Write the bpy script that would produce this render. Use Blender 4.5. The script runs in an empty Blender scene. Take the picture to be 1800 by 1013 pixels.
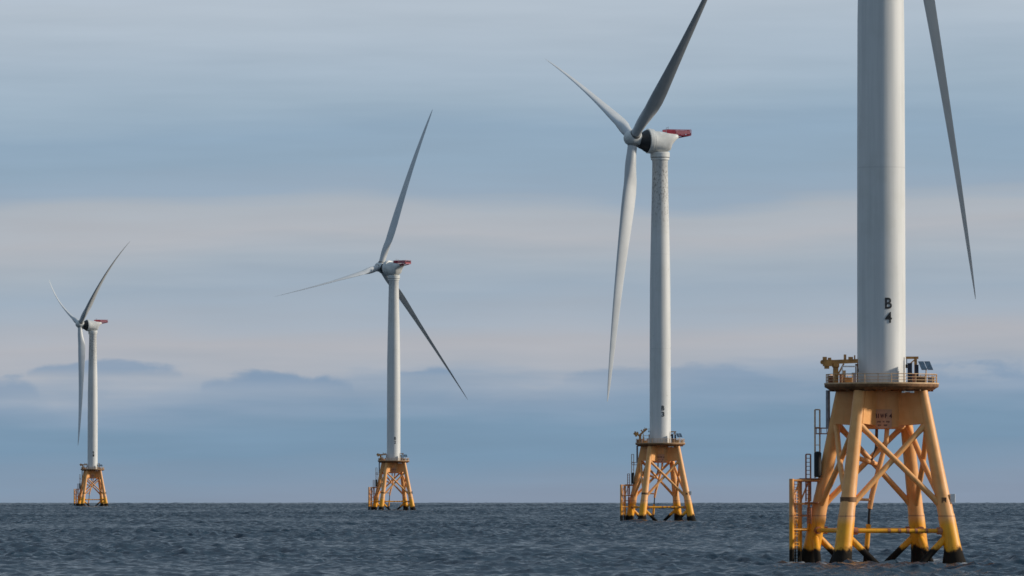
import bpy, math, random
import numpy as np
from mathutils import Vector, Matrix

S = bpy.context.scene
COL = S.collection
rad = math.radians
PI = math.pi
random.seed(7)
rng = np.random.default_rng(11)


def lin(r, g, b):
    f = lambda c: (c / 255 / 12.92) if c / 255 <= 0.04045 else ((c / 255 + 0.055) / 1.055) ** 2.4
    return (f(r), f(g), f(b), 1.0)


# ---------------------------------------------------------------- camera
FPX = 11000.0            # focal length in pixels of an 1800 pixel wide frame
EYE = 9.2                # height of the eye over the water
R_SEA = 2.5e6            # radius of the curved sea
cam = bpy.data.cameras.new('camera')
cam_o = bpy.data.objects.new('camera', cam)
COL.objects.link(cam_o)
cam.sensor_width = 36.0
cam.lens = 36.0 * FPX / 1800.0
cam.clip_start = 1.0
cam.clip_end = 40000.0
cam_o.location = (0, 0, EYE)
cam_o.rotation_euler = (PI / 2 + (854.2 - 506.5) / FPX, 0, 0)
S.camera = cam_o

# ---------------------------------------------------------------- sun, sky, exposure
SUN_AZ = 92.0            # degrees from the direction towards the camera, round to the right
SUN_EL = 21.0
sun = bpy.data.lights.new('sun', 'SUN')
sun.energy = 3.3
sun.angle = rad(4.0)
sun.color = (1.0, 0.90, 0.76)
sun_o = bpy.data.objects.new('sun', sun)
COL.objects.link(sun_o)
sd = Vector((math.sin(rad(SUN_AZ)) * math.cos(rad(SUN_EL)),
             -math.cos(rad(SUN_AZ)) * math.cos(rad(SUN_EL)),
             math.sin(rad(SUN_EL))))
sun_o.rotation_euler = sd.to_track_quat('Z', 'Y').to_euler()
sun_o.location = (200, 0, 200)

S.view_settings.view_transform = 'Standard'
S.view_settings.look = 'None'
S.view_settings.exposure = 0.0
S.view_settings.gamma = 1.0
try:
    S.cycles.filter_width = 1.6
except Exception:
    pass


class NT:
    """small node tree helper"""

    def __init__(self, tree):
        self.t = tree
        tree.nodes.clear()

    def n(self, kind, **kw):
        nd = self.t.nodes.new(kind)
        for k, v in kw.items():
            setattr(nd, k, v)
        return nd

    def l(self, a, b):
        self.t.links.new(a, b)

    def put(self, sock, v):
        if isinstance(v, bpy.types.NodeSocket):
            self.l(v, sock)
        else:
            sock.default_value = v

    def math(self, op, a, b=None, clamp=False, c=None):
        m = self.n('ShaderNodeMath', operation=op, use_clamp=clamp)
        self.put(m.inputs[0], a)
        if b is not None:
            self.put(m.inputs[1], b)
        if c is not None:
            self.put(m.inputs[2], c)
        return m.outputs[0]

    def vmath(self, op, a, b):
        m = self.n('ShaderNodeVectorMath', operation=op)
        self.put(m.inputs[0], a)
        self.put(m.inputs[1], b)
        return m.outputs[0]

    def mix(self, fac, a, b, blend='MIX'):
        m = self.n('ShaderNodeMix', data_type='RGBA', blend_type=blend)
        self.put(m.inputs[0], fac)
        self.put(m.inputs[6], a)
        self.put(m.inputs[7], b)
        return m.outputs[2]

    def range(self, v, a, b, c=0.0, d=1.0, smooth=True):
        m = self.n('ShaderNodeMapRange', interpolation_type='SMOOTHSTEP' if smooth else 'LINEAR')
        self.put(m.inputs[0], v)
        for i, x in enumerate((a, b, c, d)):
            m.inputs[1 + i].default_value = x
        return m.outputs[0]

    def noise(self, vec, scale, detail=3.0, rough=0.5, dist=0.0):
        m = self.n('ShaderNodeTexNoise')
        self.put(m.inputs['Vector'], vec)
        m.inputs['Scale'].default_value = scale
        m.inputs['Detail'].default_value = detail
        m.inputs['Roughness'].default_value = rough
        m.inputs['Distortion'].default_value = dist
        return m.outputs['Fac']

    def ramp(self, fac, stops, interp='LINEAR'):
        m = self.n('ShaderNodeValToRGB')
        m.color_ramp.interpolation = interp
        e = m.color_ramp.elements
        while len(e) < len(stops):
            e.new(0.5)
        for k, (p, c) in enumerate(stops):
            e[k].position = p
            e[k].color = c
        self.put(m.inputs[0], fac)
        return m.outputs[0]


world = bpy.data.worlds.new('World')
S.world = world
world.use_nodes = True
w = NT(world.node_tree)
SKY_STRENGTH = 0.1
out = w.n('ShaderNodeOutputWorld')
bg = w.n('ShaderNodeBackground')
bg.inputs['Strength'].default_value = SKY_STRENGTH
w.l(bg.outputs[0], out.inputs[0])
sky = w.n('ShaderNodeTexSky', sky_type='NISHITA')
sky.sun_disc = False
sky.sun_elevation = rad(SUN_EL)
sky.sun_rotation = math.atan2(sd.x, sd.y)
sky.air_density = 1.0
sky.dust_density = 1.5
tc = w.n('ShaderNodeTexCoord')
sep = w.n('ShaderNodeSeparateXYZ')
w.l(tc.outputs['Generated'], sep.inputs[0])
zz = sep.outputs[2]
# direction stretched so that clouds lie in long flat streaks near the horizon
vA = w.vmath('MULTIPLY', tc.outputs['Generated'], (13.0, 13.0, 50.0))
vB = w.vmath('MULTIPLY', tc.outputs['Generated'], (30.0, 30.0, 330.0))
vC = w.vmath('MULTIPLY', tc.outputs['Generated'], (50.0, 50.0, 240.0))
nA = w.math('SUBTRACT', w.noise(vA, 1.0, 2.0, 0.5), 0.5)
nB = w.math('SUBTRACT', w.noise(vB, 1.0, 3.0, 0.5), 0.5)
nC = w.noise(vC, 1.0, 3.5, 0.52, 0.3)
zw = w.math('ADD', zz, w.math('MULTIPLY', nA, 0.013))
zw = w.math('ADD', zw, w.math('MULTIPLY', nB, 0.0042))
lump = w.math('MULTIPLY', w.range(zz, 0.007, 0.012), w.range(zz, 0.024, 0.018))
zw = w.math('SUBTRACT', zw, w.math('MULTIPLY', w.math('MULTIPLY', w.math('SUBTRACT', nC, 0.5), 0.006), lump))
zw = w.math('SUBTRACT', zw, w.math('MULTIPLY', sep.outputs[0], 0.022))
tt = w.math('MULTIPLY', w.math('ADD', zw, 0.01), 10.0)
BANDS = [(884, (133, 149, 171)), (850, (131, 151, 174)), (790, (118, 149, 176)), (750, (120, 151, 178)),
         (705, (134, 158, 183)), (668, (152, 168, 187)), (640, (170, 177, 188)), (600, (176, 179, 187)),
         (560, (165, 177, 191)), (510, (156, 173, 190)), (460, (164, 177, 190)), (410, (176, 181, 189)),
         (365, (171, 180, 190)), (335, (150, 170, 190)), (290, (143, 168, 190)), (235, (143, 169, 192)),
         (170, (155, 177, 196)), (100, (166, 184, 201)), (0, (177, 191, 205))]
stops = [(((854.2 - y) / FPX + 0.01) * 10.0, lin(*c)) for y, c in [(y, tuple(v + (sum(c) / 3 - v) * .09 for v in c)) for y, c in BANDS]] + [(1.0, lin(178, 190, 204))]
band = w.ramp(tt, stops)
# low cumulus line, darker and bluer than the pale band behind it
vE = w.vmath('MULTIPLY', tc.outputs['Generated'], (105.0, 105.0, 190.0))
nE = w.noise(vE, 1.0, 4.0, 0.55, 0.4)
ahead = w.range(sep.outputs[1], 0.0, 0.1)
puff = None
for xa, xb, ya, yb, k in ((45, 325, 630, 655, .8), (350, 625, 634, 676, 1.0), (690, 800, 640, 658, .8), (985, 1370, 630, 664, .55), (1600, 1860, 630, 668, .7), (-90, 75, 652, 690, .7),
                          (-700, -200, 628, 672, .9), (2050, 2600, 630, 675, .9)):
    xc, hw = ((xa + xb) / 2 - 900) / FPX, (xb - xa) / 2 / FPX
    zb, hh = (854.2 - yb) / FPX, (yb - ya) / FPX
    u = w.math('MULTIPLY', w.math('SUBTRACT', sep.outputs[0], xc), 1 / hw)
    u2 = w.math('MULTIPLY', u, u)
    f = w.math('SUBTRACT', 1.0, w.math('MULTIPLY', u2, u2))
    v = w.math('MULTIPLY', w.math('SUBTRACT', zz, zb), 1 / hh)
    top = w.math('SUBTRACT', w.math('MULTIPLY', f, w.math('MULTIPLY_ADD', w.math('ADD', nE, nC), 2.2, False, -1.5)), v)
    m_ = w.math('MULTIPLY', w.math('MULTIPLY', w.range(top, -0.12, 0.45), w.math('MULTIPLY', w.range(f, 0.0, 0.2), w.math('MULTIPLY', w.range(v, -0.5, 0.35), w.range(v, 1.9, 1.3)))), k)
    puff = m_ if puff is None else w.math('MAXIMUM', puff, m_)
low = w.mix(w.math('MULTIPLY', w.math('MULTIPLY', puff, ahead), 0.85), band, lin(126, 151, 178))
# mottling
mot = w.range(nB, -0.25, 0.25, 0.965, 1.035, False)
low = w.mix(1.0, low, mot, 'MULTIPLY')
lowv = w.n('ShaderNodeVectorMath', operation='SCALE')
w.l(low, lowv.inputs[0])
lowv.inputs['Scale'].default_value = 1.0 / SKY_STRENGTH
# higher sky: broken grey-blue cloud over the clear sky
vD = w.vmath('MULTIPLY', tc.outputs['Generated'], (2.2, 2.2, 7.0))
nD = w.noise(vD, 1.0, 4.0, 0.55)
cl_hi = w.mix(w.range(nD, 0.35, 0.7), (1.0, 1.6, 2.3, 1), (2.0, 2.5, 3.05, 1))
cl_hi = w.mix(1.0, cl_hi, w.range(zz, 0.25, 0.8, 0.95, 1.9), 'MULTIPLY')
hi = w.mix(w.range(nD, 0.3, 0.6, 0.55, 0.92), sky.outputs[0], cl_hi)
allsky = w.mix(w.range(zz, 0.085, 0.2), lowv.outputs[0], hi)
w.l(allsky, bg.inputs['Color'])


# ---------------------------------------------------------------- materials
def material(name):
    m = bpy.data.materials.new(name)
    m.use_nodes = True
    t = NT(m.node_tree)
    o = t.n('ShaderNodeOutputMaterial')
    p = t.n('ShaderNodeBsdfPrincipled')
    t.l(p.outputs[0], o.inputs[0])
    return m, t, p


def paint(name, col, rough=0.5, var=0.12, scale=1.5, metallic=0.0):
    m, t, p = material(name)
    c = t.n('ShaderNodeTexCoord')
    nz = t.noise(c.outputs['Object'], scale, 5.0, 0.6)
    a = tuple(x * (1 - var) for x in col[:3]) + (1,)
    b = tuple(min(1, x * (1 + var)) for x in col[:3]) + (1,)
    t.l(t.mix(t.range(nz, 0.3, 0.7), a, b), p.inputs['Base Color'])
    p.inputs['Roughness'].default_value = rough
    p.inputs['Metallic'].default_value = metallic
    return m


def tower_paint():
    m, t, p = material('tower_paint')
    c = t.n('ShaderNodeTexCoord')
    s = t.n('ShaderNodeSeparateXYZ')
    t.l(c.outputs['Object'], s.inputs[0])
    z = s.outputs[2]
    streak = t.noise(t.vmath('MULTIPLY', c.outputs['Object'], (1.6, 1.6, 0.06)), 1.0, 4.0, 0.6)
    blotch = t.noise(c.outputs['Object'], 0.25, 4.0, 0.6)
    base = t.mix(t.range(streak, 0.3, 0.7), (0.66, 0.67, 0.66, 1), (0.75, 0.755, 0.74, 1))
    base = t.mix(t.math('MULTIPLY', t.range(blotch, 0.45, 0.7), 0.25), base, (0.55, 0.55, 0.50, 1))
    # weld seams between the tower cans
    seam = t.math('PINGPONG', z, 13.4)
    base = t.mix(t.math('MULTIPLY', t.range(seam, 0.14, 0.05), 0.22), base, (0.42, 0.43, 0.43, 1))
    # grease and soot under the yaw bearing, amount set per turbine
    at = t.n('ShaderNodeAttribute', attribute_type='OBJECT', attribute_name='grime')
    zone = t.math('MULTIPLY', t.range(z, 57.0, 72.0), t.range(z, 80.5, 76.0, 0.35, 1.0))
    spots = t.noise(t.vmath('MULTIPLY', c.outputs['Object'], (2.6, 2.6, 1.1)), 1.0, 4.0, 0.65)
    spk = t.math('MULTIPLY', t.range(spots, 0.50, 0.60), zone)
    film = t.math('MULTIPLY', zone, 0.2)
    g = t.math('MULTIPLY', t.math('MAXIMUM', spk, film), at.outputs['Fac'], True)
    base = t.mix(t.math('MULTIPLY', g, 0.7), base, (0.10, 0.085, 0.07, 1))
    # few chips lower down
    ch = t.noise(t.vmath('MULTIPLY', c.outputs['Object'], (1.1, 1.1, 0.5)), 1.0, 3.0, 0.6)
    chm = t.math('MULTIPLY', t.range(ch, 0.70, 0.74), t.math('MULTIPLY', at.outputs['Fac'], 0.6))
    base = t.mix(chm, base, (0.16, 0.15, 0.14, 1))
    # rust wash at the foot
    base = t.mix(t.math('MULTIPLY', t.range(z, 2.0, 0.0), 0.45), base, (0.52, 0.42, 0.30, 1))
    t.l(base, p.inputs['Base Color'])
    p.inputs['Roughness'].default_value = 0.5
    return m


def jacket_paint():
    """peach coat, yellow splash zone and black weed by height over the water"""
    m, t, p = material('jacket_paint')
    c = t.n('ShaderNodeTexCoord')
    s = t.n('ShaderNodeSeparateXYZ')
    t.l(c.outputs['Object'], s.inputs[0])
    z = s.outputs[2]
    nz = t.noise(c.outputs['Object'], 0.9, 5.0, 0.6)
    streak = t.noise(t.vmath('MULTIPLY', c.outputs['Object'], (2.5, 2.5, 0.22)), 1.0, 5.0, 0.65)
    zj = t.math('ADD', z, t.math('MULTIPLY', t.math('SUBTRACT', nz, 0.5), 2.2))
    peach = t.mix(t.range(nz, 0.3, 0.7), (0.84, 0.385, 0.12, 1), (0.90, 0.455, 0.16, 1))
    yellow = t.mix(t.range(nz, 0.3, 0.7), (0.86, 0.345, 0.008, 1), (0.92, 0.42, 0.012, 1))
    col = t.mix(t.range(t.math('ADD', z, t.math('MULTIPLY', t.math('SUBTRACT', nz, .5), .5)), 5.6, 4.4), peach, yellow)
    rust = t.math('MULTIPLY', t.range(streak, 0.52, 0.72), t.range(z, 9.0, 2.5, 0.2, 0.5))
    col = t.mix(rust, col, (0.22, 0.075, 0.02, 1))
    line = t.math('MULTIPLY', t.range(z, 5.50, 5.56), t.range(z, 5.72, 5.66))
    col = t.mix(t.math('MULTIPLY', line, 0.6), col, (0.30, 0.09, 0.04, 1))
    col = t.mix(t.range(zj, 1.95, 1.3), col, (0.016, 0.013, 0.010, 1))
    t.l(col, p.inputs['Base Color'])
    t.l(t.range(zj, 2.0, 1.2, 0.5, 0.85), p.inputs['Roughness'])
    t.l(t.range(zj, 2.0, 1.2, 0.5, 0.15), p.inputs['Specular IOR Level'])
    bp = t.n('ShaderNodeBump')
    bp.inputs['Strength'].default_value = 0.5
    bp.inputs['Distance'].default_value = 0.12
    t.l(t.math('MULTIPLY', t.noise(c.outputs['Object'], 3.0, 4.0, 0.7), t.range(zj, 2.5, 1.3)), bp.inputs['Height'])
    t.l(bp.outputs[0], p.inputs['Normal'])
    return m


M = {
    'tower': tower_paint(),
    'jacket': jacket_paint(),
    'white': paint('nacelle_paint', (0.66, 0.67, 0.65), 0.5, 0.12, 0.5),
    'seal': paint('grey_seal', (0.20, 0.20, 0.19), 0.6, 0.2, 1.0),
    'blade': paint('blade_gelcoat', (0.56, 0.58, 0.59), 0.42, 0.06, 0.2),
    'dark': paint('dark_steel', (0.022, 0.025, 0.028), 0.55, 0.2, 1.2),
    'rubber': paint('black_rubber', (0.014, 0.014, 0.016), 0.7, 0.2, 3.0),
    'red': paint('red_railing', (0.33, 0.018, 0.045), 0.5, 0.15, 1.0),
    'red_net': paint('faded_red_panel', (0.42, 0.14, 0.17), 0.6, 0.2, 2.0),
    'deck': paint('rusty_deck_steel', (0.22, 0.105, 0.042), 0.7, 0.35, 1.2),
    'rail': paint('railing_paint', (0.66, 0.42, 0.22), 0.55, 0.2, 2.0),
    'orange': paint('crane_paint', (0.56, 0.27, 0.075), 0.55, 0.3, 1.5),
    'yellow': paint('yellow_crane_paint', (0.52, 0.36, 0.08), 0.55, 0.3, 1.5),
    'redpipe': paint('weathered_red_steel', (0.40, 0.15, 0.075), 0.6, 0.35, 1.5),
    'grey': paint('galvanised_steel', (0.30, 0.31, 0.34), 0.5, 0.2, 2.0, 0.2),
    'panel': paint('solar_glass', (0.13, 0.19, 0.25), 0.35, 0.2, 2.0),
    'cabinet': paint('dark_blue_cabinet', (0.03, 0.035, 0.06), 0.5, 0.2, 2.0),
    'lamp': paint('white_box_paint', (0.80, 0.80, 0.78), 0.5, 0.05, 2.0),
    'plate': paint('name_plate_paint', (0.62, 0.33, 0.19), 0.6, 0.1, 2.0),
    'ink': paint('black_lettering', (0.012, 0.016, 0.022), 0.6, 0.1, 2.0),
    'brownink': paint('brown_lettering', (0.09, 0.022, 0.012), 0.6, 0.1, 2.0),
}


# ---------------------------------------------------------------- mesh helpers
class MB:
    def __init__(self):
        self.v, self.f = [], []

    def add(self, vs, fs):
        k = len(self.v)
        self.v += [tuple(x) for x in vs]
        self.f += [tuple(i + k for i in f) for f in fs]
        return self

    def rings(self, rings, close=True, caps=True):
        n = len(rings[0])
        vs = [p for r in rings for p in r]
        fs = []
        for a in range(len(rings) - 1):
            for b in range(n if close else n - 1):
                c = (b + 1) % n
                fs.append((a * n + b, a * n + c, (a + 1) * n + c, (a + 1) * n + b))
        if caps:
            fs.append(tuple(range(n - 1, -1, -1)))
            fs.append(tuple((len(rings) - 1) * n + i for i in range(n)))
        return self.add(vs, fs)

    def tube(self, pts, rr, n=12):
        pts = [Vector(p) for p in pts]
        if not isinstance(rr, (list, tuple)):
            rr = [rr] * len(pts)
        rings = []
        for i, p in enumerate(pts):
            d = (pts[min(i + 1, len(pts) - 1)] - pts[max(i - 1, 0)]).normalized()
            h = Vector((0, 0, 1)) if abs(d.z) < 0.95 else Vector((1, 0, 0))
            a = d.cross(h).normalized()
            b = a.cross(d).normalized()
            rings.append([p + (a * math.cos(q) - b * math.sin(q)) * -rr[i]
                          for q in (2 * PI * k / n for k in range(n))])
        return self.rings(rings)

    def lathe(self, prof, axis='Z', n=32, c=(0, 0, 0)):
        c = Vector(c)
        rings = []
        for r, h in prof:
            ring = []
            for k in range(n):
                q = 2 * PI * k / n
                x, y = r * math.cos(q), r * math.sin(q)
                ring.append(c + (Vector((x, y, h)) if axis == 'Z' else Vector((y, h, x))))
            rings.append(ring)
        return self.rings(rings)

    def box(self, c, s, rot=0.0):
        """box with slightly chamfered vertical edges"""
        hx, hy, hz = s[0] / 2, s[1] / 2, s[2] / 2
        b = min(hx, hy) * 0.12
        o = [(hx - b, hy), (-hx + b, hy), (-hx, hy - b), (-hx, -hy + b), (-hx + b, -hy), (hx - b, -hy), (hx, -hy + b), (hx, hy - b)]
        cr, sr = math.cos(rot), math.sin(rot)
        rings = [[(c[0] + x * cr - y * sr, c[1] + x * sr + y * cr, c[2] + z) for x, y in o] for z in (-hz, hz)]
        return self.rings(rings)

    def bar(self, p, q, wd, ht):
        p, q = Vector(p), Vector(q)
        d = (q - p).normalized()
        h = Vector((0, 0, 1)) if abs(d.z) < 0.95 else Vector((0, 1, 0))
        a = d.cross(h).normalized() * (wd / 2)
        b = a.cross(d).normalized() * (ht / 2)
        return self.rings([[e + a + b, e - a + b, e - a - b, e + a - b] for e in (p, q)])

    def build(self, name, mat, parent=None, angle=35.0):
        me = bpy.data.meshes.new(name)
        me.from_pydata(self.v, [], self.f)
        mats = mat if isinstance(mat, list) else [mat]
        for x in mats:
            me.materials.append(x)
        me.polygons.foreach_set('use_smooth', [True] * len(me.polygons))
        me.update()
        import bmesh
        bm = bmesh.new()
        bm.from_mesh(me)
        bmesh.ops.recalc_face_normals(bm, faces=bm.faces)
        bm.to_mesh(me)
        bm.free()
        me.set_sharp_from_angle(angle=rad(angle))
        o = bpy.data.objects.new(name, me)
        COL.objects.link(o)
        if parent:
            o.parent = parent
        return o


def text_mesh(body, size, bold=0.02):
    cu = bpy.data.curves.new('lettering', 'FONT')
    cu.body = body
    cu.size = size
    cu.align_x = 'CENTER'
    cu.offset = bold
    cu.resolution_u = 4
    o = bpy.data.objects.new('lettering', cu)
    COL.objects.link(o)
    dg = bpy.context.evaluated_depsgraph_get()
    me = bpy.data.meshes.new_from_object(o.evaluated_get(dg))
    bpy.data.objects.remove(o)
    vs = [tuple(v.co) for v in me.vertices]
    fs = [tuple(p.vertices) for p in me.polygons]
    bpy.data.meshes.remove(me)
    return vs, fs


def fit_text(body, wd, ht, cx, cy, bold=0.02):
    """glyphs scaled to a given width and height round a centre"""
    vs, fs = text_mesh(body, 1.0, bold)
    xs, ys = [v[0] for v in vs], [v[1] for v in vs]
    x0, x1, y0, y1 = min(xs), max(xs), min(ys), max(ys)
    return [((v[0] - (x0 + x1) / 2) / (x1 - x0) * wd + cx, (v[1] - (y0 + y1) / 2) / (y1 - y0) * ht + cy) for v in vs], fs


# ---------------------------------------------------------------- the turbine
DECK = 21.9
TOWER_H = 80.3
AXIS = DECK + TOWER_H + 5.4
LEGS = {'FR': (8.7, -5.4), 'FL': (-5.4, -8.7), 'RR': (5.4, 8.7), 'RL': (-8.7, 5.4)}


def leg_at(k, z):
    f = 1 - 0.445 * z / 20.8
    return Vector((LEGS[k][0] * f, LEGS[k][1] * f, z))


TOWER_PROF = [(3.04, 0), (3.04, 0.12), (3.0, 0.3), (2.99, 12), (2.96, 30), (2.9, 45), (2.72, 55), (2.5, 65), (2.28, 75), (2.2, 79.6), (2.26, 79.7), (2.26, TOWER_H)]


def tower_radius(z):
    return float(np.interp(z, [p[1] for p in TOWER_PROF], [p[0] for p in TOWER_PROF]))


def add_marking(number, tower):
    mb = MB()
    for ch, h in (('B', 9.95), (number, 8.2)):
        pts, fs = fit_text(ch, 0.90, 1.36, 0.0, h, 0.018)
        vs = []
        for x, z in pts:
            r = tower_radius(z) + 0.055
            q = -PI / 2 + (x + 0.72) / r
            vs.append((r * math.cos(q), r * math.sin(q), z))
        mb.add(vs, fs)
    return mb.build('tower_marking', M['ink'], tower)


def make_turbine():
    root = bpy.data.objects.new('wind_turbine', None)
    COL.objects.link(root)
    root.empty_display_size = 10

    # --- jacket legs
    for k in LEGS:
        prof = [(20.95, .72), (16, .79), (12, .85), (8.2, .91), (8.0, .95), (5.8, .98), (5.6, 1.04), (2.2, 1.06), (1.5, 1.10), (0.8, 1.16), (0.2, 1.26), (-0.8, 1.36), (-6, 1.4)]
        MB().tube([leg_at(k, z) for z, r in prof], [r for z, r in prof], 20).build('leg', M['jacket'], root)
    # --- braces on the four faces
    order = ['FL', 'FR', 'RR', 'RL']
    for i in range(4):
        a, b = order[i], order[(i + 1) % 4]
        for p, q in ((a, b), (b, a)):
            P, Q = leg_at(p, 17.2), leg_at(q, 6.4)
            off = (leg_at(a, 10) + leg_at(b, 10)).normalized() * (0.28 if p == a else -0.28)
            mid = (P + Q) / 2 + Vector((off.x, off.y, 0))
            d = (Q - P).normalized()
            MB().tube([P + d * .4, P + d * 1.9, mid, Q - d * 2.1, Q - d * .4], [.47, .35, .35, .37, .5], 14).build('brace', M['jacket'], root)
            P, Q = leg_at(p, 3.5), leg_at(q, -12)
            mid = (P + Q) / 2 + Vector((off.x, off.y, 0))
            d = (Q - P).normalized()
            MB().tube([P + d * .4, mid, Q - d * .4], .42, 14).build('brace', M['jacket'], root)
    for a, b in (('FL', 'FR'), ('RR', 'RL'), ('FL', 'RL'), ('FR', 'RR')):
        P, Q = leg_at(a, 3.8), leg_at(b, 3.8)
        d = (Q - P).normalized()
        o = MB().tube([P + d * .6, Q - d * .6], .27 if a in ('FL', 'RR') else 0.2, 12).build('horizontal_brace', M['jacket'], root)
        for e, s in ((P, 1), (Q, -1)):
            MB().tube([e + d * s * .95, e + d * s * 1.55], .46, 14).build('clamp', M['redpipe'], o)

        if a == 'FL' and b == 'FR':
            for u in (.42, .52, .60, .68, .78):
                c = P + (Q - P) * u
                MB().tube([c - d * .16, c + d * .16], .31, 12).build('clamp', M['redpipe'], o)
    # --- transition piece: centre column with four box arms
    tp = MB().lathe([(2.72, 16.35), (2.95, 16.6), (2.95, 21.2)], n=40).build('transition_piece', M['jacket'], root)
    for k in LEGS:
        hi, lo = leg_at(k, 21.0), leg_at(k, 16.9)
        d = Vector((LEGS[k][0], LEGS[k][1], 0)).normalized()
        n = Vector((-d.y, d.x, 0))
        hw = 0.80
        mb = MB()
        sec = [(d * 2.6, 16.75, 21.05), (d * (lo.xy.length - .2), 17.0, 21.05)]
        rings = []
        for c, z0, z1 in sec:
            rings.append([Vector((c.x, c.y, 0)) + n * s * hw + Vector((0, 0, z)) for s, z in ((1, z0), (1, z1), (-1, z1), (-1, z0))])
        # follow the leaning leg at the outer end
        top_out = d * (hi.xy.length - .1)
        for idx in (1, 2):
            s = 1 if idx == 1 else -1
            rings[1][idx] = Vector((top_out.x, top_out.y, 0)) + n * s * hw + Vector((0, 0, 21.05))
        mb.rings(rings)
        mb.build('arm', M['jacket'], tp)
    # name plate on the column, curved with it
    q0, q1 = rad(-107), rad(-69)
    mb = MB()
    inn, outr = [], []
    for j in range(9):
        q = q0 + (q1 - q0) * j / 8
        for rr, lst in ((2.96, inn), (3.05, outr)):
            lst.append((rr * math.cos(q), rr * math.sin(q)))
    rings = []
    for j in range(9):
        rings.append([(*inn[j], 16.42), (*outr[j], 16.42), (*outr[j], 18.75), (*inn[j], 18.75)])
    mb.rings(rings)
    pl = mb.build('name_plate', M['plate'], tp)
    mb = MB()

    def wrap(pts, fs, r=3.075):
        vs = [(r * math.cos(rad(-88) + x / r), r * math.sin(rad(-88) + x / r), z) for x, z in pts]
        mb.add(vs, fs)
    for ch, x, wd in (('B', -0.98, .34), ('I', -0.66, .12), ('W', -0.22, .5), ('F', 0.27, .3), ('4', 0.86, .38)):
        wrap(*fit_text(ch, wd, .56, x, 17.95, 0.03))
    for z, words in ((17.22, ((-.8, -.3), (-.12, .2), (.3, .75))), (16.78, ((-.75, -.3), (.0, .5)))):
        for x0, x1 in words:
            m_ = int((x1 - x0) / 0.11)
            for j in range(m_):
                x = x0 + j * 0.11
                h = random.choice((.07, .1, .1))
                wrap([(x, z - h), (x + .07, z - h), (x + .07, z + .1), (x, z + .1)], [(0, 1, 2, 3)])
    mb.build('lettering', M['brownink'], pl)

    # --- deck
    NS = 24
    ring = lambda r, z: [(r * math.cos(2 * PI * (k + .5) / NS), r * math.sin(2 * PI * (k + .5) / NS), z) for k in range(NS)]
    dk = MB().rings([ring(6.5, DECK - .72), ring(6.8, DECK - .5), ring(7.0, DECK - .42), ring(7.08, DECK - .3), ring(7.08, DECK + .02), ring(6.98, DECK + .02), ring(6.98, DECK - .06)]).build('deck', M['deck'], root)
    mb = MB()
    for k in range(8):
        q = PI * k / 8
        mb.bar((-6.4 * math.cos(q), -6.4 * math.sin(q), DECK - .78), (6.4 * math.cos(q), 6.4 * math.sin(q), DECK - .78), .2, .26 - .006 * k)
    mb.build('deck_beam', M['deck'], dk)
    mb = MB()
    NP = 26
    RR_ = 6.85
    for k in range(NP):
        q = 2 * PI * k / NP
        x, y = RR_ * math.cos(q), RR_ * math.sin(q)
        mb.tube([(x, y, DECK), (x, y, DECK + 1.2)], .05, 6)
    for h, r in ((1.2, .05), (.82, .032), (.45, .032)):
        pts = [(RR_ * math.cos(2 * PI * k / 52), RR_ * math.sin(2 * PI * k / 52), DECK + h) for k in range(53)]
        mb.tube(pts, r, 6)
    mb.build('railing', M['rail'], dk)
    MB().rings([ring(7.09, DECK - .04), ring(7.13, DECK - .03), ring(7.13, DECK + .13), ring(7.09, DECK + .14)], caps=False).build('toe_board', M['rail'], dk)

    # --- crane on the left of the deck
    cr = bpy.data.objects.new('deck_crane', None)
    mbp = MB().lathe([(.52, 0), (.52, .1), (.36, .14), (.33, 2.0), (.45, 2.1), (.45, 2.5)], n=16)
    cr = mbp.build('deck_crane', M['orange'], root)
    cr.location = (-5.75, -1.6, DECK)
    mb = MB().box((-1.0, 0, 2.6), (1.15, .9, .8)).box((-1.35, 0, 3.15), (.5, .7, .4)).box((-.75, .1, 3.1), (.4, .5, .3)).box((-1.1, 0, 2.05), (.6, .6, .35))
    mb.tube([(-1.62, -.3, 2.7), (-1.62, .3, 2.7)], .28, 12)
    mb.build('winch_housing', M['orange'], cr)
    bm_ = MB()
    bm_.bar((-.5, 0, 2.72), (2.75, 0, 2.84), .42, .5)
    bm_.bar((.2, .0, 1.0), (1.0, 0, 2.5), .16, .2)
    bm_.tube([(1.15, 0, 2.95), (1.15, 0, 3.65)], .16, 8)
    bm_.tube([(1.85, 0, 2.9), (1.85, 0, 3.35)], .3, 10)
    bm_.tube([(2.35, 0, 2.9), (2.35, 0, 3.55)], .09, 8)
    bm_.build('boom', M['orange'], cr)
    hk = MB().tube([(2.7, 0, 2.6), (2.7, 0, 1.75)], .06, 6).box((2.7, 0, 1.7), (.28, .2, .4))
    hk.build('hook_block', M['dark'], cr)
    # service frame between the crane and the tower
    sf = MB()
    for x in (-5.0, -3.25):
        sf.tube([(x, -2.9, DECK), (x, -2.9, DECK + 2.15)], .07, 8)
    sf.tube([(-5.0, -2.9, DECK + 2.15), (-3.25, -2.9, DECK + 2.15)], .09, 8)
    sf.tube([(-5.0, -2.9, DECK + 1.2), (-3.25, -2.9, DECK + 1.2)], .05, 8)
    sf.build('service_frame', M['lamp'], root)
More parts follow.
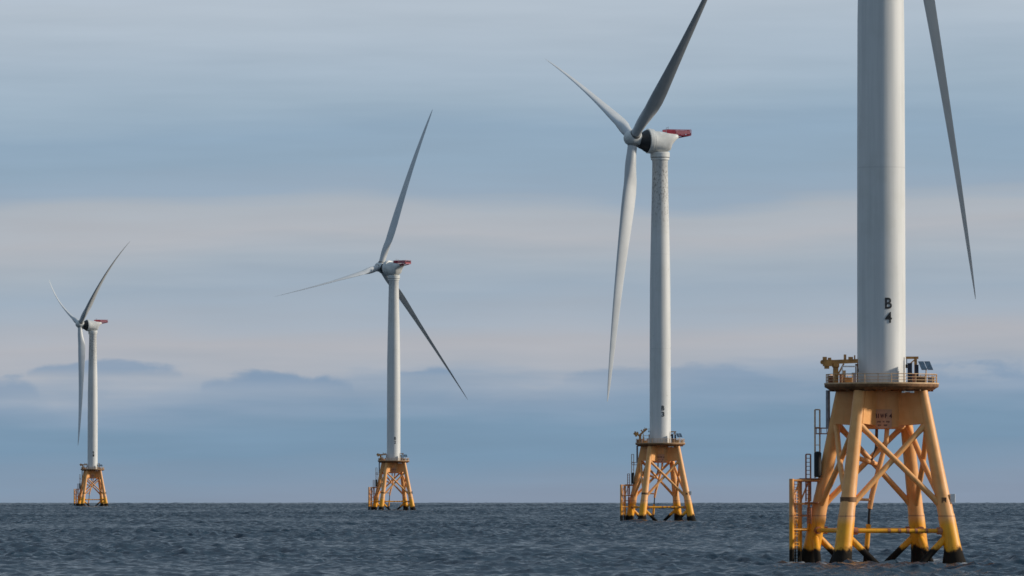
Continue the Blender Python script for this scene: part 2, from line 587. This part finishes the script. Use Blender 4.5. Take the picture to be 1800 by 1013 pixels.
    cabs = [((-3.55, -3.4, .65), (.55, .55, 1.3), 'grey'), ((-6.25, .9, .5), (.7, .7, 1.0), 'redpipe'), ((-5.15, -3.6, .55), (.5, .4, 1.1), 'redpipe'),
            ((3.35, -2.6, 1.25), (.55, .6, 2.5), 'cabinet'), ((4.2, -2.4, 1.15), (.45, .5, 2.3), 'cabinet'), ((4.75, -3.4, .45), (1.0, .5, .85), 'deck'),
            ((5.9, -1.4, .4), (.5, .5, .8), 'grey'), ((-4.3, -3.9, .35), (.9, .5, .7), 'orange'), ((-4.75, -2.2, .8), (.4, .4, 1.6), 'rail'),
            ((-3.2, -2.4, 1.2), (.35, .4, 2.4), 'deck'), ((3.75, -3.6, .6), (.35, .35, 1.2), 'redpipe'), ((6.3, -.4, .45), (.35, .35, .9), 'rail')]
    for (x, y, h), s, mt in cabs:
        c = MB().box((x, y, DECK + h), s)
        c.box((x, y, DECK + h + s[2] / 2 + .03), (s[0] * 1.12, s[1] * 1.12, .06))
        ob = c.build('equipment_cabinet', M[mt], root)
        MB().box((x, y - s[1] / 2 - .012, DECK + h), (s[0] * .7, .024, s[2] * .75)).build('cabinet_door', M[mt], ob)
    # small orange gantry on the right
    g = MB()
    g.bar((4.15, -1.2, DECK), (4.15, -1.2, DECK + 3.4), .34, .34)
    g.bar((2.95, -1.2, DECK + 3.25), (4.5, -1.2, DECK + 3.25), .26, .3)
    g.bar((3.1, -1.2, DECK + 2.2), (4.1, -1.2, DECK + 3.05), .14, .14)
    gt = g.build('gantry', M['orange'], root)
    MB().tube([(3.05, -1.2, DECK + 3.1), (3.05, -1.2, DECK + 2.3)], .05, 6).box((3.05, -1.2, DECK + 2.2), (.3, .24, .45)).build('hoist', M['dark'], gt)
    # tilted solar panel pair on a post
    sp = MB().tube([(5.35, -2.6, DECK), (5.35, -2.6, DECK + 1.9)], .07, 8).bar((4.8, -2.6, DECK + 1.9), (5.9, -2.6, DECK + 1.9), .1, .1).build('solar_panel_stand', M['rail'], root)
    for x in (-.38, .38):
        c = Vector((5.3 + x, -2.6, DECK + 2.25))
        ux = Vector((1, -.15, 0)).normalized() * .34
        uy = Vector((-.28, .5, .75)).normalized() * .66
        nn = ux.cross(uy).normalized() * .04
        rg = lambda k, e: [c + ux * a * e + uy * b * e + nn * k for a, b in ((-1, -1), (1, -1), (1, 1), (-1, 1))]
        pn = MB().rings([rg(-1, 1), rg(1, 1)]).build('solar_panel', M['grey'], sp)
        if True:
            gl = MB().rings([rg(1.1, .92), rg(1.5, .92)])
            gl.rings([rg(-1.5, .92), rg(-1.1, .92)])
            # glass goes into the same panel mesh as a second material
            me = pn.data
            me.materials.append(M['panel'])
            import bmesh
            b = bmesh.new()
            b.from_mesh(me)
            off = [b.verts.new(v) for v in gl.v]
            for f in gl.f:
                fc = b.faces.new([off[i] for i in f])
                fc.material_index = 1
            bmesh.ops.recalc_face_normals(b, faces=b.faces)
            b.to_mesh(me)
            b.free()

    # floodlights under the deck edge
    MB().box((2.9, -5.6, DECK - 1.0), (1.5, .12, .12)).box((3.4, -5.75, DECK - 1.05), (.5, .3, .2)).box((2.35, -5.75, DECK - 1.05), (.4, .3, .2)).build('floodlight_bar', M['lamp'], root)

    # --- ladders, landing and pipes on the left
    bl = MB()
    for x, y in ((-11.05, 2.3), (-9.95, 4.3)):
        bl.tube([(x, y, 10.2), (x, y, -3)], .3, 12)
    bl.tube([(-10.5, 3.3, 8.9), (-10.5, 3.3, -3)], .09, 8)
    bl.tube([(-8.75, 4.1, 10.0), (-8.9, 4.3, 3.9)], .16, 8)
    bl.tube([(-11.05, 2.3, 7.1), (-9.95, 4.3, 10.0)], .1, 8)
    bl.tube([(-9.95, 4.3, 7.1), (-8.8, 4.15, 10.0)], .1, 8)
    bl.tube([(-9.95, 4.3, 3.9), (-11.05, 2.3, 7.1)], .1, 8)
    bl.tube([(-9.95, 4.3, 5.6), (-8.1, 4.4, 5.6)], .12, 8)
    for z in (10.0, 7.1, 3.9):
        bl.tube([(-11.05, 2.3, z), (-9.95, 4.3, z)], .15, 8)
        e = leg_at('RL', z)
        bl.tube([(-9.95, 4.3, z), (e.x - .5, e.y, z)], .2 if z != 7.1 else .12, 10)
        bl.tube([(-11.05, 2.3, z), (e.x - .5, e.y - .5, z)], .13, 10)
    bl = bl.build('boat_landing', M['jacket'], root)
    ld = MB()
    for s in (-.32, .32):
        ld.tube([(-10.4 + s, 3.1 + s, 9.8), (-10.4 + s, 3.1 + s, 0)], .07, 8)
    for j in range(24):
        ld.tube([(-10.72, 2.78, .3 + j * .4), (-10.08, 3.42, .3 + j * .4)], .04, 6)
    ld.build('ladder', M['jacket'], bl)

    def rack(name, x0, x1, y, z0, z1, mat, par=None, step=.5, r=.1):
        m = MB()
        for x in (x0, x1):
            m.tube([(x, y, z0), (x, y, z1)], r, 8)
        k = int((z1 - z0) / step)
        for j in range(k + 1):
            z = z1 - j * step
            m.tube([(x0, y, z), (x1, y, z)], .045 if j else .09, 6)
        return m.build(name, M[mat], par or root)
    rack('access_ladder', -9.2, -8.62, 3.6, 7.4, 13.25, 'redpipe')
    rack('access_ladder', -9.0, -8.6, 3.4, 4.6, 6.6, 'redpipe', step=.3)
    l2 = rack('access_ladder', -8.05, -7.45, 4.0, 10.3, 18.8, 'rail', step=2.2)
    MB().box((-8.7, 3.6, 10.2), (2.6, 1.2, .14)).build('landing_platform', M['redpipe'], root)
    MB().box((-8.5, 3.5, 7.25), (1.7, 1.1, .14)).build('landing_platform', M['redpipe'], root)
    pf = MB().box((-7.0, 4.0, 16.5), (1.9, 1.1, .14))
    for x in (-7.9, -7.3, -6.6):
        pf.tube([(x, 3.5, 16.5), (x, 3.5, 15.75)], .05, 6)
    pf.tube([(-7.95, 3.5, 15.8), (-5.6, 3.7, 15.8)], .08, 6)
    pf.build('landing_platform', M['redpipe'], root)
    MB().lathe([(.30, 10.4), (.46, 10.55), (.46, 13.4), (.36, 13.5), (.2, 13.6)], n=18, c=(-7.75, 3.2, 0)).build('hose_drum', M['rubber'], root)
    MB().tube([(-6.45, 3.6, 21.2), (-6.45, 3.6, 16.4)], .27, 12).build('drain_pipe', M['grey'], root)
    # power cable tube hanging in the middle of the jacket
    J = lambda px, py, y: ((px - 1550) / 14.2, y, (985 - py) / 14.2)
    ct = MB().tube([J(1558, 752, -2.0), J(1556, 775, -2.2), J(1545, 815, -2.6), J(1530, 870, -3.2), J(1526, 893, -3.4)], [.3, .3, .33, .33, .3], 12).build('cable_tube', M['jacket'], root)
    MB().tube([J(1526, 892, -3.4), J(1524, 921, -3.5)], .17, 10).build('cable_sleeve', M['rubber'], ct)
    MB().tube([J(1524, 920, -3.5), J(1521, 955, -3.7), J(1516, 1010, -3.9)], .31, 12).build('cable_foot', M['jacket'], ct)
    MB().tube([J(1541, 752, -.5), J(1540, 785, -.8), J(1530, 812, -1.2)], .2, 10).build('cable_tube', M['deck'], root)
    # cross walkway inside the jacket
    MB().tube([J(1502, 803, -4.5), J(1540, 815, -1.5)], .3, 10).build('cable_support', M['jacket'], root)
    MB().tube([J(1490, 876, -6.8), J(1528, 877, -3.2)], .17, 8).build('cable_support', M['jacket'], root)
    # small white box and bracket on the right leg
    e = leg_at('FR', 7.9)
    nb = MB().box((e.x + 1.2, e.y - .45, 7.8), (.62, .5, 1.05)).build('navigation_light_box', M['lamp'], root)
    MB().box((e.x + .1, e.y - .95, 7.55), (.6, .12, .7)).build('bracket', M['deck'], nb)
    e = leg_at('FL', 7.6)
    MB().tube([(e.x, e.y, 7.35), (e.x + .0, e.y, 7.95)], 1.02, 18).build('leg_band', M['deck'], root)

    # --- tower
    tw = MB().lathe([(r, z) for r, z in TOWER_PROF], n=64).build('tower', M['tower'], root)
    tw.location = (0, 0, DECK)
    # --- yaw bearing and nacelle (local frame: Y points downwind, origin at the tower axis at hub height)
    nac = bpy.data.objects.new('nacelle', None)
    secs = []

    def sect(y, hw, top, bot, e=0.62, n=28):
        r_ = []
        cz, hz = (top + bot) / 2, (top - bot) / 2
        for k in range(n):
            q = 2 * PI * k / n
            c, s = math.cos(q), math.sin(q)
            r_.append((hw * math.copysign(abs(c) ** e, c), y, cz + hz * math.copysign(abs(s) ** e, s)))
        return r_
    mb = MB().rings([sect(-2.1, 2.95, 2.9, -3.05, .9), sect(-1.2, 2.85, 2.85, -3.2, .8), sect(0.3, 2.75, 2.75, -3.2, .7), sect(1.8, 2.6, 2.6, -3.1, .66),
                     sect(2.6, 2.5, 2.5, -2.7, .66), sect(3.1, 2.4, 2.4, -1.2, .66), sect(4.0, 2.2, 2.3, -.1, .66), sect(4.8, 1.9, 2.1, .6, .66), sect(5.1, 1.5, 1.8, .9, .7)])
    nac = mb.build('nacelle', M['white'], root, 50)
    nac.location = (0, 0, AXIS)
    MB().lathe([(3.3, -3.95), (3.52, -3.8), (3.55, -2.9), (3.4, -2.8), (3.4, -2.2), (3.0, -2.05)], axis='Y', n=48).build('generator_ring', M['white'], nac)
    MB().lathe([(2.0, -6.5), (2.15, -6.2), (2.45, -5.4), (3.0, -4.6), (3.2, -4.1), (3.2, -3.9)], axis='Y', n=40).build('generator_cone', M['dark'], nac)
    MB().lathe([(2.3, -5.4), (2.62, -5.3), (2.62, -4.6), (2.75, -4.5), (2.75, -3.3), (2.6, -3.1)], n=40).build('yaw_housing', M['white'], nac)
    MB().lathe([(2.66, -4.75), (2.7, -4.7), (2.7, -4.48), (2.66, -4.45)], n=40).build('yaw_seal', M['seal'], nac)
    # helicopter hoist platform on the back
    hp = MB()
    y0, y1, x_, zf, zt = 1.5, 8.8, 1.75, 1.9, 3.3
    hp.box((0, 6.4, 1.75), (3.6, 4.9, .22))
    hp.bar((-1.2, 4.2, .9), (-1.2, 8.2, 1.65), .25, .3)
    hp.bar((1.2, 4.2, .9), (1.2, 8.2, 1.65), .25, .3)
    for s in (-1, 1):
        for h in (zt, (zf + zt) / 2 + .1):
            hp.bar((s * x_, y0, h), (s * x_, y1, h), .12, .14)
        for j in range(5):
            y = y0 + (y1 - y0) * j / 4
            hp.bar((s * x_, y, zf - .1), (s * x_, y, zt), .12, .12)
        hp.bar((s * x_, y0, 2.55), (s * x_, y0 + 2.6, 2.55), .1, 1.3)
    for y in (y0, y1):
        hp.bar((-x_, y, zt), (x_, y, zt), .12, .14)
        hp.bar((-x_, y, zf + .3), (x_, y, zf + .3), .1, .5)
    hp.build('hoist_platform', M['red'], nac)
    for s in (-1, 1):
        MB().bar((s * (x_ + .1), y0 + 2.7, 2.6), (s * (x_ + .1), y1 - .3, 2.6), .05, 1.0).build('railing_panel', M['red_net'], nac)
    MB().tube([(.8, 2.2, 2.5), (.8, 2.2, 4.2)], .06, 6).tube([(-.8, 2.2, 2.5), (-.8, 2.2, 3.9)], .06, 6).tube([(-.8, 2.2, 3.9), (.8, 2.2, 3.9)], .05, 6).build('wind_sensor', M['grey'], nac)

    # --- hub
    mb = MB().lathe([(.25, -2.75), (1.1, -2.55), (1.75, -2.05), (2.1, -1.3), (2.2, -.4), (2.15, .6), (2.05, 1.5), (1.95, 1.9)], axis='Y', n=40)
    for k in range(3):
        q = 2 * PI * k / 3 + PI / 6
    hub = mb.build('hub', M['white'], root, 50)
    return root, tw, nac, hub


# ---------------------------------------------------------------- blades
def blade_mesh(bend, cone=0.0):
    R0, R1 = 1.2, 77.0
    st_r = [1.2, 2.5, 4.5, 8, 12, 16, 20, 26, 32, 40, 48, 56, 62, 67, 72, 75, 76.5, 77.0]
    st_c = [2.7, 2.7, 2.75, 3.3, 4.0, 4.3, 4.2, 3.75, 3.3, 2.75, 2.3, 1.85, 1.5, 1.2, .85, .5, .28, .1]
    st_t = [1.0, 1.0, .95, .66, .44, .36, .32, .28, .25, .23, .21, .2, .19, .18, .18, .18, .18, .18]
    st_w = [14, 14, 14, 14, 13, 11.5, 9.5, 7, 5, 3, 1.5, .5, 0, -.5, -1, -1, -1, -1]
    rs = np.unique(np.concatenate([np.linspace(R0, R1, 130), st_r]))
    N = 40
    mb = MB()
    rings = []
    for r in rs:
        c = np.interp(r, st_r, st_c)
        th = np.interp(r, st_r, st_t)
        tw = rad(np.interp(r, st_r, st_w))
        circ = float(np.clip((r - 4.0) / 10.0, 0, 1))
        circ = circ * circ * (3 - 2 * circ)
        f = (r / R1)
        oy = -bend * f ** 2.3
        ox = cone * f
        pts = []
        for k in range(N):
            q = 2 * PI * k / N
            xc = 0.5 * (1 + math.cos(q))               # 1 at the trailing edge, 0 at the leading edge
            yt = 5 * (0.2969 * math.sqrt(max(xc, 0)) - .126 * xc - .3516 * xc ** 2 + .2843 * xc ** 3 - .1015 * xc ** 4)
            ax = (0.30 - xc) * c
            ay = yt * th * c * (1 if math.sin(q) >= 0 else -1)
            bx, by = -math.cos(q) * c / 2, math.sin(q) * c / 2
            x = bx + (ax - bx) * circ
            y = by + (ay - by) * circ
            # twist about the pitch axis, leading edge (+X) turned upwind (-Y)
            ct, s_ = math.cos(-tw), math.sin(-tw)
            pts.append((x * ct - y * s_ + ox, x * s_ + y * ct + oy, r))
        rings.append(pts)
    mb.rings(rings)
    return mb


def pose_rotor(nac, hub, yaw, theta, pitch, bends):
    """yaw: degrees the rotor axis is turned from straight left towards the camera"""
    tilt = 5.0
    Rz = Matrix.Rotation(rad(yaw - 90), 4, 'Z')
    RT = Rz @ Matrix.Rotation(rad(-tilt), 4, 'X')
    nac.rotation_euler = Rz.to_euler()
    hub.matrix_basis = Matrix.Translation(Vector((0, 0, AXIS)) + RT @ Vector((0, -8.15, 0))) @ RT
    for k in range(3):
        b = blade_mesh(bends[k][0], bends[k][1]).build('blade', M['blade'], hub)
        b.matrix_basis = Matrix.Rotation(rad(theta + 120 * k), 4, 'Y') @ Matrix.Rotation(rad(-(bends[k][2] if len(bends[k]) > 2 else pitch)), 4, 'Z')
        collar = MB().lathe([(1.5, 1.0), (1.55, 1.2), (1.55, 2.2), (1.42, 2.35)], n=28).build('blade_collar', M['seal'], hub)
        collar.matrix_basis = Matrix.Rotation(rad(theta + 120 * k), 4, 'Y')


root, tw, nac, hub = make_turbine()
GROUP = 'offshore wind turbines standing in a row in the sea'


def copy_child(o, parent):
    c = o.copy()
    COL.objects.link(c)
    c.parent = parent
    for g in list(o.children):
        copy_child(g, c)
    return c


# px column of tower, pixels per metre, yaw, rotor angle, pitch, bends (flap, edge), number, grime, label
TURBINES = [
    (1549.5, 14.2, -84.0, -167.8, 105.0, [(2.0, 0), (2, 0), (2, 0)], '4', .05,
     'nearest wind turbine with its top cut off, marked B 4 above its tan base'),
    (1160.5, 6.2, 20.0, -67.0, 84.0, [(3.5, 2), (2.0, 0), (5.5, 6.6, 87)], '3', 1.0,
     'wind turbine with a sooty tower top and one blade running out of the top'),
    (692.0, 3.95, -42.0, -17.0, 80.0, [(6.5, 0), (1.5, -9), (0.5, -12)], '2', .25,
     'wind turbine with one blade behind its tower and one stretched out low to the left'),
    (163.0, 2.95, 24.0, -74.0, 56.0, [(-9, 2), (-9, 0), (7, -1, 50)], '1', 1.25,
     'smallest, most distant white wind turbine, at the far left on its tan base'),
]
tree = list(root.children)
for i, (px, s, yaw, th, pit, bends, num, grime, label) in enumerate(TURBINES):
    D = FPX / s
    if i == 0:
        r, t_, n_, h_ = root, tw, nac, hub
    else:
        r = root.copy()
        COL.objects.link(r)
        m = {}
        for o in tree:
            m[o.name] = copy_child(o, r)
        t_, n_, h_ = m[tw.name], m[nac.name], m[hub.name]
    r.location = ((px - 900) / FPX * D, D, -D * D / (2 * R_SEA))
    r['label'] = label
    r['category'] = 'wind turbine'
    r['group'] = GROUP
    t_['grime'] = grime
    parts = (r, t_, n_, h_, num, yaw, th, pit, bends)
    TURBINES[i] = parts
for r, t_, n_, h_, num, yaw, th, pit, bends in TURBINES:
    add_marking(num, t_)
    pose_rotor(n_, h_, yaw, th, pit, bends)
# the crane of the second turbine stands with its boom raised
for o in TURBINES[1][0].children:
    if o.name.startswith('deck_crane'):
        for c in o.children:
            if c.name.startswith('boom'):
                c.rotation_euler = (0, rad(-38), 0)
                c.location = (1.6, 0, .2)
            if c.name.startswith('hook'):
                c.location = (-.2, 0, 1.6)


# ---------------------------------------------------------------- the sea: one curved sheet with real waves
def sea():
    ang = np.concatenate([np.linspace(-PI, -.35, 40)[:-1], np.linspace(-.35, -.09, 60)[:-1], np.arange(-.09, .09, .00028),
                          np.linspace(.09, .35, 60), np.linspace(.35, PI, 40)[1:]])
    r = [0.5, 5, 15, 40, 80, 140, 220, 320, 420, 500]
    x = 560.0
    while x < 9500:
        r.append(x)
        x += 0.5 if x < 900 else (0.75 if x < 1500 else (0.9 if x < 2600 else (1.35 if x < 4500 else (2.6 if x < 7000 else 20))))
    r = np.array(r + [10500, 12000])
    nr, na = len(r), len(ang)
    A, Rr = np.meshgrid(ang, r)
    X = (Rr * np.sin(A)).astype(np.float32)
    Y = (Rr * np.cos(A)).astype(np.float32)
    Z = np.zeros_like(X)
    DX = np.zeros_like(X)
    DY = np.zeros_like(X)
    dr = np.gradient(r)[:, None]
    dx = (r[:, None] * np.gradient(ang)[None, :])
    sp = np.maximum(dr, dx * .8).astype(np.float32)
    lams = np.concatenate([np.geomspace(1.5, 7.5, 54), np.geomspace(7.5, 26, 14)])
    wind = rad(205)                                  # the waves run mostly towards the viewer, a little across
    # slow patches where gusts roughen the water
    gust = 1 + .42 * np.sin(X * .021 + Y * .006 + 1.3) * np.sin(Y * .011 - X * .004)
    for lam in lams:
        k = 2 * PI / lam
        spread = 1.1 if lam < 7.5 else .6
        d = wind + rng.normal(0, spread)
        a = 0.0078 * lam if lam < 7.5 else 0.055 * (lam / 7.5) ** .25
        ph = rng.uniform(0, 2 * PI)
        kx, ky = k * math.sin(d), k * math.cos(d)
        fade = np.clip((lam / sp - 2.0) / 1.0, 0, 1)
        arg = kx * X + ky * Y + ph
        amp = (a * fade).astype(np.float32)
        Z += amp * np.cos(arg)
        sn = np.sin(arg)
        DX -= amp * math.sin(d) * sn * .9
        DY -= amp * math.cos(d) * sn * .9
    Z *= gust
    near = np.clip((Rr - 300) / 200, 0, 1)
    Z = Z * near - Rr * Rr / (2 * R_SEA) - 0.38
    far = np.clip((9000 - Rr) / 2000, 0, 1)
    P = np.stack([X + DX * near, Y + DY * near, Z], -1).reshape(-1, 3).astype(np.float32)
    # foam where the legs break the water
    foam = np.zeros(nr * na, np.float32)
    for rt, *_ in TURBINES:
        ox, oy = rt.location.x, rt.location.y
        for lx, ly in list(LEGS.values()) + [(-11.05, 2.3), (-9.95, 4.3)]:
            d = np.hypot(P[:, 0] - ox - lx, (P[:, 1] - oy - ly) * .6)
            foam = np.maximum(foam, np.exp(-((d - 1.5) / 1.1) ** 2) * (1 if abs(lx) < 9.5 else .7))
    idx = np.arange(nr * na, dtype=np.int32).reshape(nr, na)
    q = np.stack([idx[:-1, :-1], idx[:-1, 1:], idx[1:, 1:], idx[1:, :-1]], -1).reshape(-1, 4)[:, ::-1]
    # join the seam behind the viewer
    me = bpy.data.meshes.new('sea')
    nf = len(q)
    me.vertices.add(len(P))
    me.vertices.foreach_set('co', P.ravel())
    me.loops.add(nf * 4)
    me.loops.foreach_set('vertex_index', q.ravel().astype(np.int32))
    me.polygons.add(nf)
    me.polygons.foreach_set('loop_start', np.arange(0, nf * 4, 4, dtype=np.int32))
    me.polygons.foreach_set('use_smooth', np.ones(nf, bool))
    me.update(calc_edges=True)
    at = me.attributes.new('foam', 'FLOAT', 'POINT')
    at.data.foreach_set('value', foam)
    m, t, p = material('sea_water')
    g = t.n('ShaderNodeNewGeometry')
    pos = g.outputs['Position']
    n1 = t.noise(t.vmath('MULTIPLY', pos, (1.0, .55, 1.0)), .9, 4.0, .6)
    n2 = t.noise(pos, .3, 3.0, .55)
    bp = t.n('ShaderNodeBump')
    bp.inputs['Strength'].default_value = 1.0
    bp.inputs['Distance'].default_value = 0.22
    t.l(n1, bp.inputs['Height'])
    bp2 = t.n('ShaderNodeBump')
    bp2.inputs['Strength'].default_value = 1.0
    bp2.inputs['Distance'].default_value = 0.35
    t.l(n2, bp2.inputs['Height'])
    t.l(bp2.outputs[0], bp.inputs['Normal'])
    t.l(bp.outputs[0], p.inputs['Normal'])
    fo = t.n('ShaderNodeAttribute', attribute_type='GEOMETRY', attribute_name='foam')
    cap = t.noise(t.vmath('MULTIPLY', pos, (.35, .12, .35)), 1.0, 5.0, .6)
    fm = t.math('MULTIPLY', fo.outputs['Fac'], t.range(t.noise(pos, 1.3, 4.0, .65), .38, .52))
    fm = t.math('MAXIMUM', t.math('MULTIPLY', fm, .9), t.math('MULTIPLY', t.range(cap, .79, .84), .5))
    t.l(t.mix(fm, (.008, .026, .044, 1), (.55, .58, .60, 1)), p.inputs['Base Color'])
    t.l(t.math('ADD', t.math('MULTIPLY', fm, .5), .2), p.inputs['Roughness'])
    p.inputs['IOR'].default_value = 1.333
    me.materials.append(m)
    o = bpy.data.objects.new('sea', me)
    o['kind'] = 'structure'
    COL.objects.link(o)


sea()
